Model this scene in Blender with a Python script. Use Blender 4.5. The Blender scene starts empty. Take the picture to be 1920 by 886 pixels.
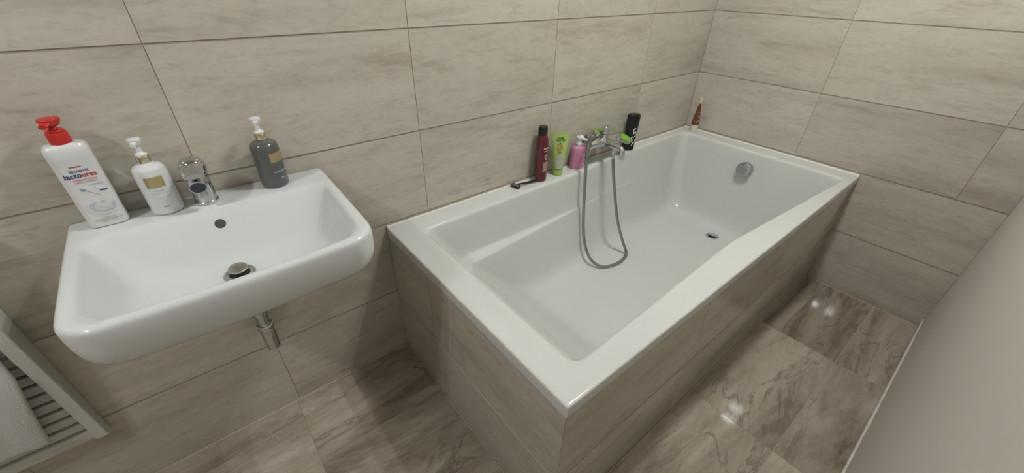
import bpy, bmesh, math, random
from mathutils import Vector, Matrix

scene = bpy.context.scene
COL = scene.collection
PI = math.pi

# ------------------------------------------------------------------ camera
F_PX = 747.175
cd = bpy.data.cameras.new('camera')
cd.sensor_fit = 'HORIZONTAL'
cd.sensor_width = 36.0
cd.lens = F_PX / 1920.0 * 36.0
cd.clip_start = 0.01
cam = bpy.data.objects.new('camera', cd)
COL.objects.link(cam)
RIGHT = Vector((0.7797088, -0.6259096, 0.0170672))
DOWN = Vector((-0.3315232, -0.4358021, -0.8367609))
FWD = Vector((0.5311747, 0.6467717, -0.5473023))
mw = Matrix.Identity(4)
for i in range(3):
    mw[i][0] = RIGHT[i]; mw[i][1] = -DOWN[i]; mw[i][2] = -FWD[i]
mw.translation = Vector((-2.32003, -1.19391, 1.33304))
cam.matrix_world = mw
scene.camera = cam

# ------------------------------------------------------------------ world, exposure
world = bpy.data.worlds.new('world')
scene.world = world
world.use_nodes = True
world.node_tree.nodes['Background'].inputs[0].default_value = (0.05, 0.05, 0.05, 1)
world.node_tree.nodes['Background'].inputs[1].default_value = 0.2
vs = scene.view_settings
vs.view_transform = 'Standard'
vs.look = 'None'
vs.gamma = 1.0
vs.use_curve_mapping = False
vs.exposure = 0.95
LAMP_POWER = 400.0      # emission strength of the ceiling bulbs

# ------------------------------------------------------------------ key dimensions (metres)
ROOM_X0, ROOM_Y0, ROOM_H = -4.6, -1.362, 2.5
TUB_X0, TUB_Y0, TUB_Z, RIM_B = -1.913, -0.890, 0.590, 0.550
TILE_W, TILE_H = 0.6027, 0.300


# ================================================================== helpers
def link(o, parent=None):
    COL.objects.link(o)
    if parent is not None:
        o.parent = parent
    return o


def tag(o, label=None, cat=None, group=None, kind=None):
    if label: o['label'] = label
    if cat: o['category'] = cat
    if group: o['group'] = group
    if kind: o['kind'] = kind
    return o


def empty(name, loc, label=None, cat=None, rz=0.0, group=None, kind=None):
    o = bpy.data.objects.new(name, None)
    o.empty_display_size = 0.05
    o.location = loc
    o.rotation_euler = (0, 0, rz)
    link(o)
    return tag(o, label, cat, group, kind)


def to_mesh(bm, name, smooth=True, angle=40):
    bmesh.ops.recalc_face_normals(bm, faces=bm.faces)
    if smooth:
        lim = math.radians(angle)
        for f in bm.faces: f.smooth = True
        for e in bm.edges:
            if len(e.link_faces) == 2 and e.calc_face_angle(0) > lim:
                e.smooth = False
    me = bpy.data.meshes.new(name)
    bm.to_mesh(me)
    bm.free()
    return me


def part(name, bm, mat, parent=None, world_space=False, smooth=True, sub=0, angle=40):
    """one mesh object; with world_space the vertices are given in the world and moved to the parent's frame"""
    if world_space and parent is not None:
        off = Vector((0, 0, 0)); p = parent
        while p is not None:
            off += Vector(p.location); p = p.parent
        bmesh.ops.translate(bm, verts=bm.verts, vec=-off)
    me = to_mesh(bm, name, smooth, angle) if not isinstance(bm, bpy.types.Mesh) else bm
    me.materials.append(mat)
    o = bpy.data.objects.new(name, me)
    link(o, parent)
    if sub:
        m = o.modifiers.new('subdivision', 'SUBSURF')
        m.levels = sub; m.render_levels = sub
    return o


def new_bm(): return bmesh.new()


def add_box(bm, x0, x1, y0, y1, z0, z1, bev=0.0, seg=2):
    g = bmesh.ops.create_cube(bm, size=1.0)
    vs_ = g['verts']
    for v in vs_:
        v.co = Vector(((x0 + x1) / 2 + v.co.x * (x1 - x0), (y0 + y1) / 2 + v.co.y * (y1 - y0), (z0 + z1) / 2 + v.co.z * (z1 - z0)))
    if bev > 0:
        es = list({e for v in vs_ for e in v.link_edges})
        bmesh.ops.bevel(bm, geom=es, offset=bev, segments=seg, profile=0.5, affect='EDGES')
    return bm


def box(*a, **k): return add_box(new_bm(), *a, **k)


def add_loft(bm, rings, cap0=False, cap1=False, closed=True):
    vr = [[bm.verts.new(p) for p in r] for r in rings]
    n = len(rings[0])
    for a, b in zip(vr[:-1], vr[1:]):
        for i in range(n if closed else n - 1):
            j = (i + 1) % n
            bm.faces.new((a[i], a[j], b[j], b[i]))
    if cap0: bm.faces.new(list(reversed(vr[0])))
    if cap1: bm.faces.new(vr[-1])
    return bm


def lathe(profile, n=40, cx=0.0, cy=0.0, sx=1.0, sy=1.0, bm=None, power=2.0):
    """profile: [(radius, z)...]; sx, sy squash the section; power > 2 squares it"""
    bm = bm or new_bm()
    rings = []
    for r, z in profile:
        ring = []
        for i in range(n):
            a = 2 * PI * i / n
            c, s = math.cos(a), math.sin(a)
            if power != 2.0:
                c = math.copysign(abs(c) ** (2 / power), c); s = math.copysign(abs(s) ** (2 / power), s)
            ring.append((cx + r * sx * c, cy + r * sy * s, z))
        rings.append(ring)
    return add_loft(bm, rings, True, True)


def rounded(profile, r=0.002, k=3):
    """round the inner corners of a lathe profile"""
    out = [profile[0]]
    for a, b, c in zip(profile[:-2], profile[1:-1], profile[2:]):
        A, B, C = Vector(a), Vector(b), Vector(c)
        d1, d2 = A - B, C - B
        l = min(r, d1.length * 0.45, d2.length * 0.45)
        if l < 1e-6: out.append(b); continue
        p, q = B + d1.normalized() * l, B + d2.normalized() * l
        for i in range(k + 1):
            t = i / k
            w = p * (1 - t) ** 2 + B * 2 * t * (1 - t) + q * t * t
            out.append((w.x, w.y))
    out.append(profile[-1])
    return out


def spline(pts, per=10):
    P = [Vector(p) for p in pts]
    P = [P[0] * 2 - P[1]] + P + [P[-1] * 2 - P[-2]]
    out = []
    for i in range(1, len(P) - 2):
        for j in range(per):
            t = j / per
            a, b, c, d = P[i - 1], P[i], P[i + 1], P[i + 2]
            out.append(0.5 * ((2 * b) + (c - a) * t + (2 * a - 5 * b + 4 * c - d) * t * t + (3 * b - a - 3 * c + d) * t ** 3))
    out.append(P[-2])
    return out


def tube(pts, rad, n=12, bm=None, caps=True):
    """rad: number or list; parallel-transported frame"""
    bm = bm or new_bm()
    P = [Vector(p) for p in pts]
    R = rad if isinstance(rad, (list, tuple)) else [rad] * len(P)
    T = [(P[min(i + 1, len(P) - 1)] - P[max(i - 1, 0)]).normalized() for i in range(len(P))]
    up = Vector((0, 0, 1)) if abs(T[0].z) < 0.9 else Vector((1, 0, 0))
    N = (up - T[0] * up.dot(T[0])).normalized()
    rings = []
    for i, p in enumerate(P):
        N = (N - T[i] * N.dot(T[i])).normalized()
        B = T[i].cross(N)
        rings.append([p + (N * math.cos(2 * PI * k / n) + B * math.sin(2 * PI * k / n)) * R[i] for k in range(n)])
    return add_loft(bm, rings, caps, caps)


def ellipsoid(c, r, bm=None, u=24, v=14, rot=None):
    bm = bm or new_bm()
    M = Matrix.Translation(c) @ (rot.to_4x4() if rot else Matrix.Identity(4)) @ Matrix.Diagonal((*r, 1))
    bmesh.ops.create_uvsphere(bm, u_segments=u, v_segments=v, radius=1.0, matrix=M)
    return bm


def disc(c, r, axis='z', n=32, bm=None):
    bm = bm or new_bm()
    vs_ = []
    for i in range(n):
        a = 2 * PI * i / n
        vs_.append(bm.verts.new((c[0] + r * math.cos(a), c[1] + r * math.sin(a), c[2])))
    bm.faces.new(vs_)
    return bm


# ------------------------------------------------------------------ materials
def mat_new(name):
    m = bpy.data.materials.new(name)
    m.use_nodes = True
    return m, m.node_tree, m.node_tree.nodes['Principled BSDF']


def plain(name, col, rough=0.5, metal=0.0, spec=0.5, coat=0.0, noise=0.0, nscale=60, bump=0.0, trans=0.0, sss=0.0):
    m, nt, b = mat_new(name)
    b.inputs['Base Color'].default_value = (*col, 1)
    b.inputs['Roughness'].default_value = rough
    b.inputs['Metallic'].default_value = metal
    b.inputs['Specular IOR Level'].default_value = spec
    b.inputs['Coat Weight'].default_value = coat
    b.inputs['Coat Roughness'].default_value = 0.05
    b.inputs['Transmission Weight'].default_value = trans
    if sss:
        b.inputs['Subsurface Weight'].default_value = sss
        b.inputs['Subsurface Radius'].default_value = (0.01, 0.01, 0.01)
    tc = nt.nodes.new('ShaderNodeTexCoord')
    nz = nt.nodes.new('ShaderNodeTexNoise')
    nz.inputs['Scale'].default_value = nscale
    nz.inputs['Detail'].default_value = 4
    nt.links.new(tc.outputs['Object'], nz.inputs['Vector'])
    if noise:
        mx = nt.nodes.new('ShaderNodeMix'); mx.data_type = 'RGBA'
        mx.inputs['A'].default_value = (*[c * (1 - noise) for c in col], 1)
        mx.inputs['B'].default_value = (*[min(1, c * (1 + noise)) for c in col], 1)
        nt.links.new(nz.outputs['Fac'], mx.inputs['Factor'])
        nt.links.new(mx.outputs['Result'], b.inputs['Base Color'])
    if bump:
        bp = nt.nodes.new('ShaderNodeBump')
        bp.inputs['Strength'].default_value = bump
        bp.inputs['Distance'].default_value = 0.002
        nt.links.new(nz.outputs['Fac'], bp.inputs['Height'])
        nt.links.new(bp.outputs['Normal'], b.inputs['Normal'])
    return m


def emit(name, col, strength):
    m, nt, b = mat_new(name)
    b.inputs['Base Color'].default_value = (0.9, 0.9, 0.9, 1)
    b.inputs['Emission Color'].default_value = (*col, 1)
    b.inputs['Emission Strength'].default_value = strength
    return m


def stone_tile(name, stops, stretch, warp, vein, rough, pits=0.35, tone=0.10, veincol=(0.1, 0.08, 0.065)):
    """travertine-look porcelain: bands along the tile's long side, clouds, little pits; every tile differs"""
    m, nt, b = mat_new(name)
    N, L = nt.nodes, nt.links

    def node(t, **k):
        n = N.new(t)
        for a, v in k.items(): setattr(n, a, v)
        return n
    tc = node('ShaderNodeTexCoord')
    oi = node('ShaderNodeObjectInfo')
    mul = node('ShaderNodeVectorMath', operation='SCALE')
    cmb = node('ShaderNodeCombineXYZ')
    L.new(oi.outputs['Random'], cmb.inputs[0]); L.new(oi.outputs['Random'], cmb.inputs[1]); L.new(oi.outputs['Random'], cmb.inputs[2])
    L.new(cmb.outputs[0], mul.inputs[0]); mul.inputs['Scale'].default_value = 37.0
    add = node('ShaderNodeVectorMath', operation='ADD')
    L.new(tc.outputs['Object'], add.inputs[0]); L.new(mul.outputs[0], add.inputs[1])

    def mapped(s):
        mp = node('ShaderNodeMapping')
        mp.inputs['Scale'].default_value = s
        L.new(add.outputs[0], mp.inputs['Vector'])
        return mp.outputs[0]

    def noise(vec, scale, detail, rough_=0.55, dist=0.0):
        n = node('ShaderNodeTexNoise')
        n.inputs['Scale'].default_value = scale
        n.inputs['Detail'].default_value = detail
        n.inputs['Roughness'].default_value = rough_
        n.inputs['Distortion'].default_value = dist
        L.new(vec, n.inputs['Vector'])
        return n.outputs['Fac']

    def ramp(fac, st):
        r = node('ShaderNodeValToRGB')
        el = r.color_ramp.elements
        while len(el) < len(st): el.new(0.5)
        for e, (p, c) in zip(el, st):
            e.position = p; e.color = (*c, 1)
        L.new(fac, r.inputs['Fac'])
        return r.outputs['Color']

    def mix(a, b_, fac, mode='MIX'):
        x = node('ShaderNodeMix', data_type='RGBA', blend_type=mode)
        for s, v in (('A', a), ('B', b_)):
            if isinstance(v, tuple): x.inputs[s].default_value = (*v, 1)
            else: L.new(v, x.inputs[s])
        if isinstance(fac, float): x.inputs['Factor'].default_value = fac
        else: L.new(fac, x.inputs['Factor'])
        return x.outputs['Result']

    band = noise(mapped((stretch[0], stretch[1], 1)), 1.0, 7, 0.6, warp)
    col = ramp(band, stops)
    cloud = noise(mapped((stretch[0] * 2.2, stretch[1] * 1.3, 1)), 1.7, 8, 0.68, 0.8)
    cl = ramp(cloud, [(0.34, (0.90, 0.885, 0.87)), (0.50, (1, 1, 1)), (0.70, (1.04, 1.04, 1.04))])
    col = mix(col, cl, 0.8, 'MULTIPLY')
    # ragged darker patches
    pt = noise(mapped((stretch[0] * 2.6, stretch[1] * 1.9, 1)), 1.6, 12, 0.74, 0.3)
    col = mix(col, ramp(pt, [(0.36, (0.84, 0.82, 0.79)), (0.47, (1, 1, 1)), (0.62, (1.0, 1.0, 1.0)), (0.70, (1.07, 1.07, 1.07))]), 0.9, 'MULTIPLY')
    # fine grain
    gr = noise(mapped((15, 34, 1)), 2.0, 9, 0.78)
    col = mix(col, ramp(gr, [(0.36, (0.80, 0.785, 0.77)), (0.50, (1, 1, 1)), (0.66, (1.07, 1.07, 1.07))]), 0.55, 'MULTIPLY')
    # pits: elongated little dark specks that come in drifts
    pit = noise(mapped((45, 95, 1)), 1.0, 3, 0.6, 0.4)
    pr_ = ramp(pit, [(0.66, (0, 0, 0)), (0.73, (1, 1, 1))])
    drift = ramp(noise(mapped((3, 8, 1)), 1.3, 3), [(0.48, (0, 0, 0)), (0.62, (1, 1, 1))])
    pm = mix(pr_, drift, 1.0, 'MULTIPLY')
    pm = mix((0, 0, 0), pm, pits)
    col = mix(col, veincol, pm)
    if vein:
        v = noise(mapped((stretch[0] * 1.1, stretch[1] * 0.8, 1)), 1.2, 9, 0.62, 1.0)
        sub_ = node('ShaderNodeMath', operation='SUBTRACT'); L.new(v, sub_.inputs[0]); sub_.inputs[1].default_value = 0.5
        ab = node('ShaderNodeMath', operation='ABSOLUTE'); L.new(sub_.outputs[0], ab.inputs[0])
        vm = ramp(ab.outputs[0], [(0.0, (1, 1, 1)), (0.022, (0, 0, 0))])
        where = ramp(noise(mapped((stretch[0], stretch[1] * 0.6, 1)), 1.4, 2), [(0.42, (0, 0, 0)), (0.6, (1, 1, 1))])
        vm = mix(vm, where, 1.0, 'MULTIPLY')
        col = mix(col, veincol, mix((0, 0, 0), vm, vein))
    # each tile a touch lighter or darker
    mr = node('ShaderNodeMapRange')
    L.new(oi.outputs['Random'], mr.inputs['Value'])
    mr.inputs['To Min'].default_value = 1 - tone
    mr.inputs['To Max'].default_value = 1 + tone * 0.6
    vmul = node('ShaderNodeVectorMath', operation='SCALE')
    L.new(col, vmul.inputs[0]); L.new(mr.outputs[0], vmul.inputs['Scale'])
    L.new(vmul.outputs[0], b.inputs['Base Color'])
    b.inputs['Roughness'].default_value = rough
    b.inputs['Specular IOR Level'].default_value = 0.45
    return m


M_WALL = stone_tile('wall_tile', [(0.30, (0.396, 0.356, 0.296)), (0.41, (0.460, 0.420, 0.356)), (0.52, (0.500, 0.464, 0.396)), (0.66, (0.508, 0.472, 0.404))],
                    (1.1, 8.0), 0.1, 0.0, 0.055, pits=0.5, tone=0.05, veincol=(0.26, 0.225, 0.185))
M_FLOOR = stone_tile('floor_tile', [(0.30, (0.141, 0.108, 0.079)), (0.41, (0.271, 0.227, 0.177)), (0.52, (0.352, 0.303, 0.243)), (0.68, (0.451, 0.397, 0.328))],
                     (1.3, 6.5), 1.0, 0.7, 0.045, pits=0.4, tone=0.07, veincol=(0.13, 0.10, 0.078))
M_GROUT = plain('grout', (0.29, 0.25, 0.205), 0.9, noise=0.12, nscale=90)
M_GROUT_LIGHT = plain('light_grout', (0.42, 0.365, 0.30), 0.9, noise=0.12, nscale=90)
M_JOINT = plain('pale_joint', (0.54, 0.475, 0.39), 0.7, noise=0.15, nscale=80)
M_PAINT = plain('white_paint', (0.64, 0.60, 0.555), 0.6, noise=0.03, nscale=25, bump=0.08)
M_PAINT_DARKENED = plain('darkened_paint', (0.34, 0.33, 0.31), 0.6, noise=0.03, nscale=25, bump=0.08)  # for the unseen left wall, darkened to reduce fill light
M_CEIL = plain('ceiling_paint', (0.42, 0.41, 0.40), 0.8, noise=0.02)  # darkened so the unseen ceiling bounces less light
M_ACRYL = plain('white_acrylic', (0.605, 0.625, 0.60), 0.14, noise=0.008, nscale=6)
M_CERAM = plain('white_ceramic', (0.605, 0.628, 0.628), 0.11, noise=0.008, nscale=6)
M_SEAL = plain('silicone', (0.74, 0.72, 0.66), 0.4, noise=0.05)
M_CHROME = plain('chrome', (0.66, 0.67, 0.68), 0.10, metal=1.0, noise=0.02)
M_CHROME_DULL = plain('dull_chrome', (0.46, 0.47, 0.475), 0.16, metal=1.0, noise=0.04)
M_STEEL = plain('brushed_steel', (0.50, 0.50, 0.49), 0.28, metal=1.0, noise=0.08, nscale=200)
M_HOSE = plain('hose_steel', (0.34, 0.34, 0.335), 0.3, metal=1.0, noise=0.08, nscale=200)
M_STEEL_DARK = plain('anthracite_lacquer', (0.10, 0.10, 0.10), 0.45, noise=0.05)  # darkened so the lamp tray throws back little light
M_HOLE_SHADE = plain('hole_shade', (0.012, 0.012, 0.012), 0.6, noise=0.1)  # near-black colour stands in for the shade inside the drains
M_WOOD_WHITE = plain('white_lacquer', (0.570, 0.561, 0.534), 0.4, noise=0.03, nscale=30)
M_TOWEL = plain('terry', (0.607, 0.607, 0.589), 0.95, noise=0.12, nscale=300, bump=1.0)
M_PWHITE = plain('white_plastic', (0.656, 0.656, 0.664), 0.28, noise=0.01)
M_PGLOSS = plain('glossy_white_plastic', (0.640, 0.648, 0.672), 0.10, coat=0.5, noise=0.01)
M_RED = plain('red_plastic', (0.484, 0.023, 0.020), 0.32, noise=0.03)
M_GOLD = plain('gold_foil', (0.558, 0.450, 0.243), 0.30, metal=0.85, noise=0.10, nscale=40)
M_GOLDC = plain('gold_collar', (0.78, 0.70, 0.52), 0.14, metal=1.0, noise=0.03)
M_GREYB = plain('grey_bottle', (0.089, 0.092, 0.092), 0.16, coat=0.5, noise=0.04)
M_NAVY = plain('navy_ink', (0.035, 0.045, 0.16), 0.5, noise=0.05)
M_REDINK = plain('red_ink', (0.42, 0.05, 0.06), 0.5, noise=0.05)
M_PINKINK = plain('pink_ink', (0.62, 0.30, 0.32), 0.5, noise=0.05)
M_LILAC = plain('lilac_ink', (0.50, 0.48, 0.60), 0.5, noise=0.05)
M_LILAC2 = plain('pale_lilac_ink', (0.64, 0.63, 0.70), 0.5, noise=0.05)
M_GREYINK = plain('grey_ink', (0.36, 0.36, 0.38), 0.5, noise=0.05)
M_SILVERINK = plain('silver_ink', (0.55, 0.55, 0.54), 0.4, noise=0.05)
M_BURG = plain('burgundy_plastic', (0.104, 0.006, 0.018), 0.22, coat=0.4, noise=0.05)
M_BLACK = plain('black_plastic', (0.010, 0.009, 0.010), 0.25, noise=0.05)
M_TANLAB = plain('pale_print', (0.52, 0.36, 0.31), 0.5, noise=0.12, nscale=150)
M_LIME = plain('lime_plastic', (0.383, 0.518, 0.162), 0.3, noise=0.02)
M_LIMED = plain('lime_cap', (0.340, 0.493, 0.111), 0.3, noise=0.02)
M_INKGREEN = plain('dark_green_ink', (0.02, 0.07, 0.015), 0.5, noise=0.05)
M_ORANGE = plain('orange_print', (0.510, 0.230, 0.043), 0.5, noise=0.25, nscale=120)
M_LABGREY = plain('grey_label', (0.425, 0.442, 0.399), 0.5, noise=0.04)
M_PINK = plain('pink_plastic', (0.535, 0.212, 0.340), 0.3, noise=0.02)
M_PINKL = plain('pale_pink_ink', (0.85, 0.55, 0.66), 0.5, noise=0.05)
M_BRIGHTGREEN = plain('green_shower_plastic', (0.204, 0.425, 0.043), 0.22, coat=0.4, noise=0.02)
M_AMBER = plain('brown_bottle', (0.145, 0.043, 0.019), 0.2, coat=0.3, noise=0.2, nscale=70)
M_CREAM = plain('cream_plastic', (0.612, 0.570, 0.468), 0.35, noise=0.03)
M_BULB = emit('bulb', (0.98, 1.0, 0.97), LAMP_POWER)
M_BULB2 = emit('second_bulb', (0.98, 1.0, 0.98), LAMP_POWER * 0.85)


# ------------------------------------------------------------------ print on things
def text_bm(txt, size, bold=0.0, width=None):
    """flat lettering in the x/y plane, centred; width squeezes or stretches it to that length"""
    cu = bpy.data.curves.new('lettering', 'FONT')
    cu.body = txt
    cu.size = size
    cu.align_x = 'CENTER'; cu.align_y = 'CENTER'
    cu.offset = bold
    cu.resolution_u = 2
    o = bpy.data.objects.new('lettering', cu)
    COL.objects.link(o)
    dg = bpy.context.evaluated_depsgraph_get()
    me = bpy.data.meshes.new_from_object(o.evaluated_get(dg))
    bm = new_bm(); bm.from_mesh(me)
    bpy.data.objects.remove(o); bpy.data.curves.remove(cu); bpy.data.meshes.remove(me)
    if width and len(bm.verts):
        xs = [v.co.x for v in bm.verts]
        s = width / max(1e-6, max(xs) - min(xs)); c = (max(xs) + min(xs)) / 2
        for v in bm.verts: v.co.x = (v.co.x - c) * s
    return bm


def quad_bm(w, h, nx=8, ny=1):
    bm = new_bm()
    g = [[bm.verts.new((-w / 2 + w * i / nx, -h / 2 + h * j / ny, 0)) for i in range(nx + 1)] for j in range(ny + 1)]
    for j in range(ny):
        for i in range(nx):
            bm.faces.new((g[j][i], g[j][i + 1], g[j + 1][i + 1], g[j + 1][i]))
    return bm


def oval_bm(w, h, n=28, hole=0.0, a0=0.0, a1=2 * PI):
    bm = new_bm()
    full = abs(a1 - a0 - 2 * PI) < 1e-6
    k = n if full else n + 1
    A = [a0 + (a1 - a0) * i / n for i in range(k)]
    o = [bm.verts.new((w / 2 * math.cos(a), h / 2 * math.sin(a), 0)) for a in A]
    if hole <= 0:
        bm.faces.new(o)
    else:
        q = [bm.verts.new((w / 2 * hole * math.cos(a), h / 2 * hole * math.sin(a), 0)) for a in A]
        for i in range(k if full else k - 1):
            j = (i + 1) % k
            bm.faces.new((o[i], o[j], q[j], q[i]))
    return bm


def print_on(name, bm, mat, parent, x, z, surf, lift=0.0004, rot=0.0):
    """lay a flat print (x right, y up) on a surface: surf(u, v) -> local point facing -y"""
    if rot:
        bmesh.ops.rotate(bm, verts=bm.verts, cent=(0, 0, 0), matrix=Matrix.Rotation(rot, 3, 'Z'))
    for v in bm.verts:
        v.co = Vector(surf(v.co.x + x, v.co.y + z, lift))
    return part(name, bm, mat, parent, smooth=False)


def cyl_surf(r, sx=1.0, sy=1.0, rfun=None):
    def f(u, v, lift):
        rr = rfun(v) if rfun else r
        a = u / max(1e-4, rr * sx)
        return ((rr * sx + lift) * math.sin(a), -(rr * sy + lift) * math.cos(a), v)
    return f


# ================================================================== the room
_tile_cache = {}


def tile_mesh(w, h, t, mat):
    key = (round(w, 4), round(h, 4), round(t, 4), mat.name)
    if key in _tile_cache: return _tile_cache[key]
    c = 0.0006
    P = []
    for dx, z in ((0, 0), (0, t - c), (c, t)):
        P += [(-w / 2 + dx, -h / 2 + dx, z), (w / 2 - dx, -h / 2 + dx, z), (w / 2 - dx, h / 2 - dx, z), (-w / 2 + dx, h / 2 - dx, z)]
    Fc = []
    for a in (0, 4):
        for i in range(4):
            j = (i + 1) % 4
            Fc.append((a + i, a + j, a + 4 + j, a + 4 + i))
    Fc.append((8, 9, 10, 11)); Fc.append((3, 2, 1, 0))
    me = bpy.data.meshes.new('tile')
    me.from_pydata(P, [], Fc)
    me.materials.append(mat)
    me.materials.append(M_GROUT)
    for i in range(8): me.polygons[i].material_index = 1      # matt arrises
    _tile_cache[key] = me
    return me


def lay_tiles(parent, face, u, v, cells, mat, gap=0.0034, t=0.008, name='tile', gapu=0.0008):
    """face: a point of the finished surface; u, v: directions; cells: (u0, u1, v0, v1)"""
    u, v = Vector(u), Vector(v)
    n = u.cross(v)
    R = Matrix((u, v, n)).transposed().to_4x4()
    for (u0, u1, v0, v1) in cells:
        o = bpy.data.objects.new(name, tile_mesh(u1 - u0 - gapu, v1 - v0 - gap, t, mat))
        c = Vector(face) + u * ((u0 + u1) / 2) + v * ((v0 + v1) / 2) - n * t
        o.matrix_local = Matrix.Translation(c) @ R
        link(o, parent)


def cells(us, vs_, skip=None):
    out = []
    for a, b in zip(us[:-1], us[1:]):
        for c, d in zip(vs_[:-1], vs_[1:]):
            if skip and skip(a, b, c, d): continue
            out.append((a, b, c, d))
    return out


GR = 0.0013  # joints lie this far behind the tile faces
wall_back = tag(part('wall_back', box(ROOM_X0 - 0.1, 0.1, GR, 0.12, -0.02, ROOM_H), M_GROUT, smooth=False), 'beige travertine look tiled wall behind basin and bathtub', kind='structure')
xs_back = [ROOM_X0] + [-0.5388 - TILE_W * k for k in range(6, -1, -1)] + [0.0]
zs = [TILE_H * k for k in range(9)] + [ROOM_H]
lay_tiles(wall_back, (0, 0, 0), (1, 0, 0), (0, 0, 1), cells(xs_back, zs, lambda a, b, c, d: a > -1.8 and d < 0.4), M_WALL)

wall_right = tag(part('wall_right', box(GR, 0.12, ROOM_Y0 - 0.1, 0.0, -0.02, ROOM_H), M_GROUT, smooth=False), 'beige tiled end wall at the foot of the bathtub', kind='structure')
ys_right = [0.0, 0.6066, 1.2093, 1.362]
lay_tiles(wall_right, (0, 0, 0), (0, -1, 0), (0, 0, 1), cells(ys_right, zs[2:]) + cells([0.0, 0.76, 1.362], zs[:3], lambda a, b, c, d: b < 0.8 and d < 0.4), M_WALL)

floor = tag(part('floor', box(ROOM_X0 - 0.1, 0.1, ROOM_Y0 - 0.1, 0.1, -0.12, -GR), M_GROUT_LIGHT, smooth=False), 'brown veined stone look floor tiles', kind='structure')
xs_f = [ROOM_X0] + [-2.357 - 0.6027 * k for k in (3, 2, 1, 0)]
ys_f = [ROOM_Y0, -1.190, -0.8895, -0.588, -0.287, 0.0]
cl = cells(xs_f, ys_f)
cl += [(-2.357, -1.914, c, d) for c, d in zip(ys_f[2:-1], ys_f[3:])]
xs_f2 = [-2.357 + 0.6027 * k for k in range(4)] + [0.0]
cl += cells(xs_f2, ys_f[:3])
lay_tiles(floor, (0, 0, 0), (1, 0, 0), (0, 1, 0), cl, M_FLOOR, gap=0.0016, gapu=0.0010)

for P0, P1 in (((-1.9125, -0.004, 0.0004), (-1.9125, -0.8895, 0.0004)), ((-1.9125, -0.8895, 0.0004), (-0.003, -0.8895, 0.0004)), ((-0.0015, -0.895, 0.0004), (-0.0015, -1.354, 0.0004)), ((ROOM_X0 + 0.01, -0.0012, 0.0004), (-1.915, -0.0012, 0.0004))):
    part('joint_line', tube([P0, P1], 0.0016, 6), M_JOINT, floor)
ceiling = tag(part('ceiling', box(ROOM_X0 - 0.1, 0.1, ROOM_Y0 - 0.1, 0.1, ROOM_H, ROOM_H + 0.1), M_CEIL, smooth=False), 'painted ceiling, darkened to cut bounced light', kind='structure')
wall_front = tag(part('wall_front', box(ROOM_X0 - 0.1, 0.1, ROOM_Y0 - 0.12, ROOM_Y0, -0.02, ROOM_H), M_PAINT, smooth=False), 'off white painted wall facing the bathtub', kind='structure')
wall_left = tag(part('wall_left', box(ROOM_X0 - 0.12, ROOM_X0, ROOM_Y0 - 0.1, 0.1, -0.02, ROOM_H), M_PAINT_DARKENED, smooth=False), 'painted wall beyond the basin, darkened to cut bounced light', kind='structure')
# low tiled skirting under the painted wall, with its rough filler edge
bm = new_bm()
random.seed(4)
baseb = tag(part('baseboard_front', box(ROOM_X0, 0.0, ROOM_Y0, ROOM_Y0 + 0.007, 0.0, 0.044, bev=0.001), M_WALL, smooth=False), 'low tiled skirting under the painted wall', kind='structure')
n = 220
pts = []
for i in range(n + 1):
    x = ROOM_X0 + (0 - ROOM_X0) * i / n
    pts.append((x, ROOM_Y0 + 0.0025, 0.0455 + random.uniform(-0.0015, 0.002)))
part('filler', tube(pts, [0.0022 + random.uniform(-0.0012, 0.0014) for _ in pts], 6), M_PAINT, baseb)


# ================================================================== bathtub
def side_pts(fx, n):
    return [fx(i / n) for i in range(n)]


def tub_ring(z, xl, xr, yb, yf, rad, NL=26, NS=12, NA=6):
    """rounded four-sided ring; yb / yf are functions of x (back and front side). counter-clockwise from front-left"""
    pts = []
    # corner arcs are built in the plane with local side values
    def arc(cx, cy, a0):
        return [(cx + rad * math.cos(a0 + PI / 2 * k / NA), cy + rad * math.sin(a0 + PI / 2 * k / NA)) for k in range(NA + 1)]
    fl = arc(xl + rad, yf(xl + rad) + rad, PI)
    fr = arc(xr - rad, yf(xr - rad) + rad, 1.5 * PI)
    br = arc(xr - rad, yb(xr - rad) - rad, 0)
    bl = arc(xl + rad, yb(xl + rad) - rad, PI / 2)
    pts += fl
    for k in range(1, NL):
        x = fl[-1][0] + (fr[0][0] - fl[-1][0]) * k / NL; pts.append((x, yf(x)))
    pts += fr
    for k in range(1, NS):
        t = k / NS; pts.append((xr, fr[-1][1] + (br[0][1] - fr[-1][1]) * t))
    pts += br
    for k in range(1, NL):
        x = br[-1][0] + (bl[0][0] - br[-1][0]) * k / NL; pts.append((x, yb(x)))
    pts += bl
    for k in range(1, NS):
        t = k / NS; pts.append((xl, bl[-1][1] + (fl[0][1] - bl[-1][1]) * t))
    return [(x, y, z) for x, y in pts]


def pw(*kn):
    """smoothed piecewise-linear function through (x, y) knots"""
    def f0(x):
        if x <= kn[0][0]: return kn[0][1]
        for (a, b), (c, d) in zip(kn[:-1], kn[1:]):
            if x <= c: return b + (d - b) * (x - a) / (c - a)
        return kn[-1][1]
    return lambda x: (f0(x - 0.05) + 2 * f0(x) + f0(x + 0.05)) / 4


tub = empty('bathtub', (-0.957, -0.445, 0.0), 'white built-in bathtub boxed in with beige tiles', 'bathtub')
XA, XM, XB = -1.80, -1.0, -0.12


def yb3(a, m, b_): return pw((XA, a), (XM, m), (XB, b_))


def const(v): return lambda x: v


rings = []
# outside skirt, up over the edge
for z, o in ((RIM_B, 0.010), (RIM_B, 0.0), (RIM_B + 0.002, 0.0), (TUB_Z - 0.006, 0.0), (TUB_Z - 0.0015, 0.0012), (TUB_Z, 0.006), (TUB_Z, 0.012)):
    rings.append(tub_ring(z, TUB_X0 + o, -0.0004 - o, const(-0.0004 - o), const(TUB_Y0 + o), 0.006))
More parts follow.
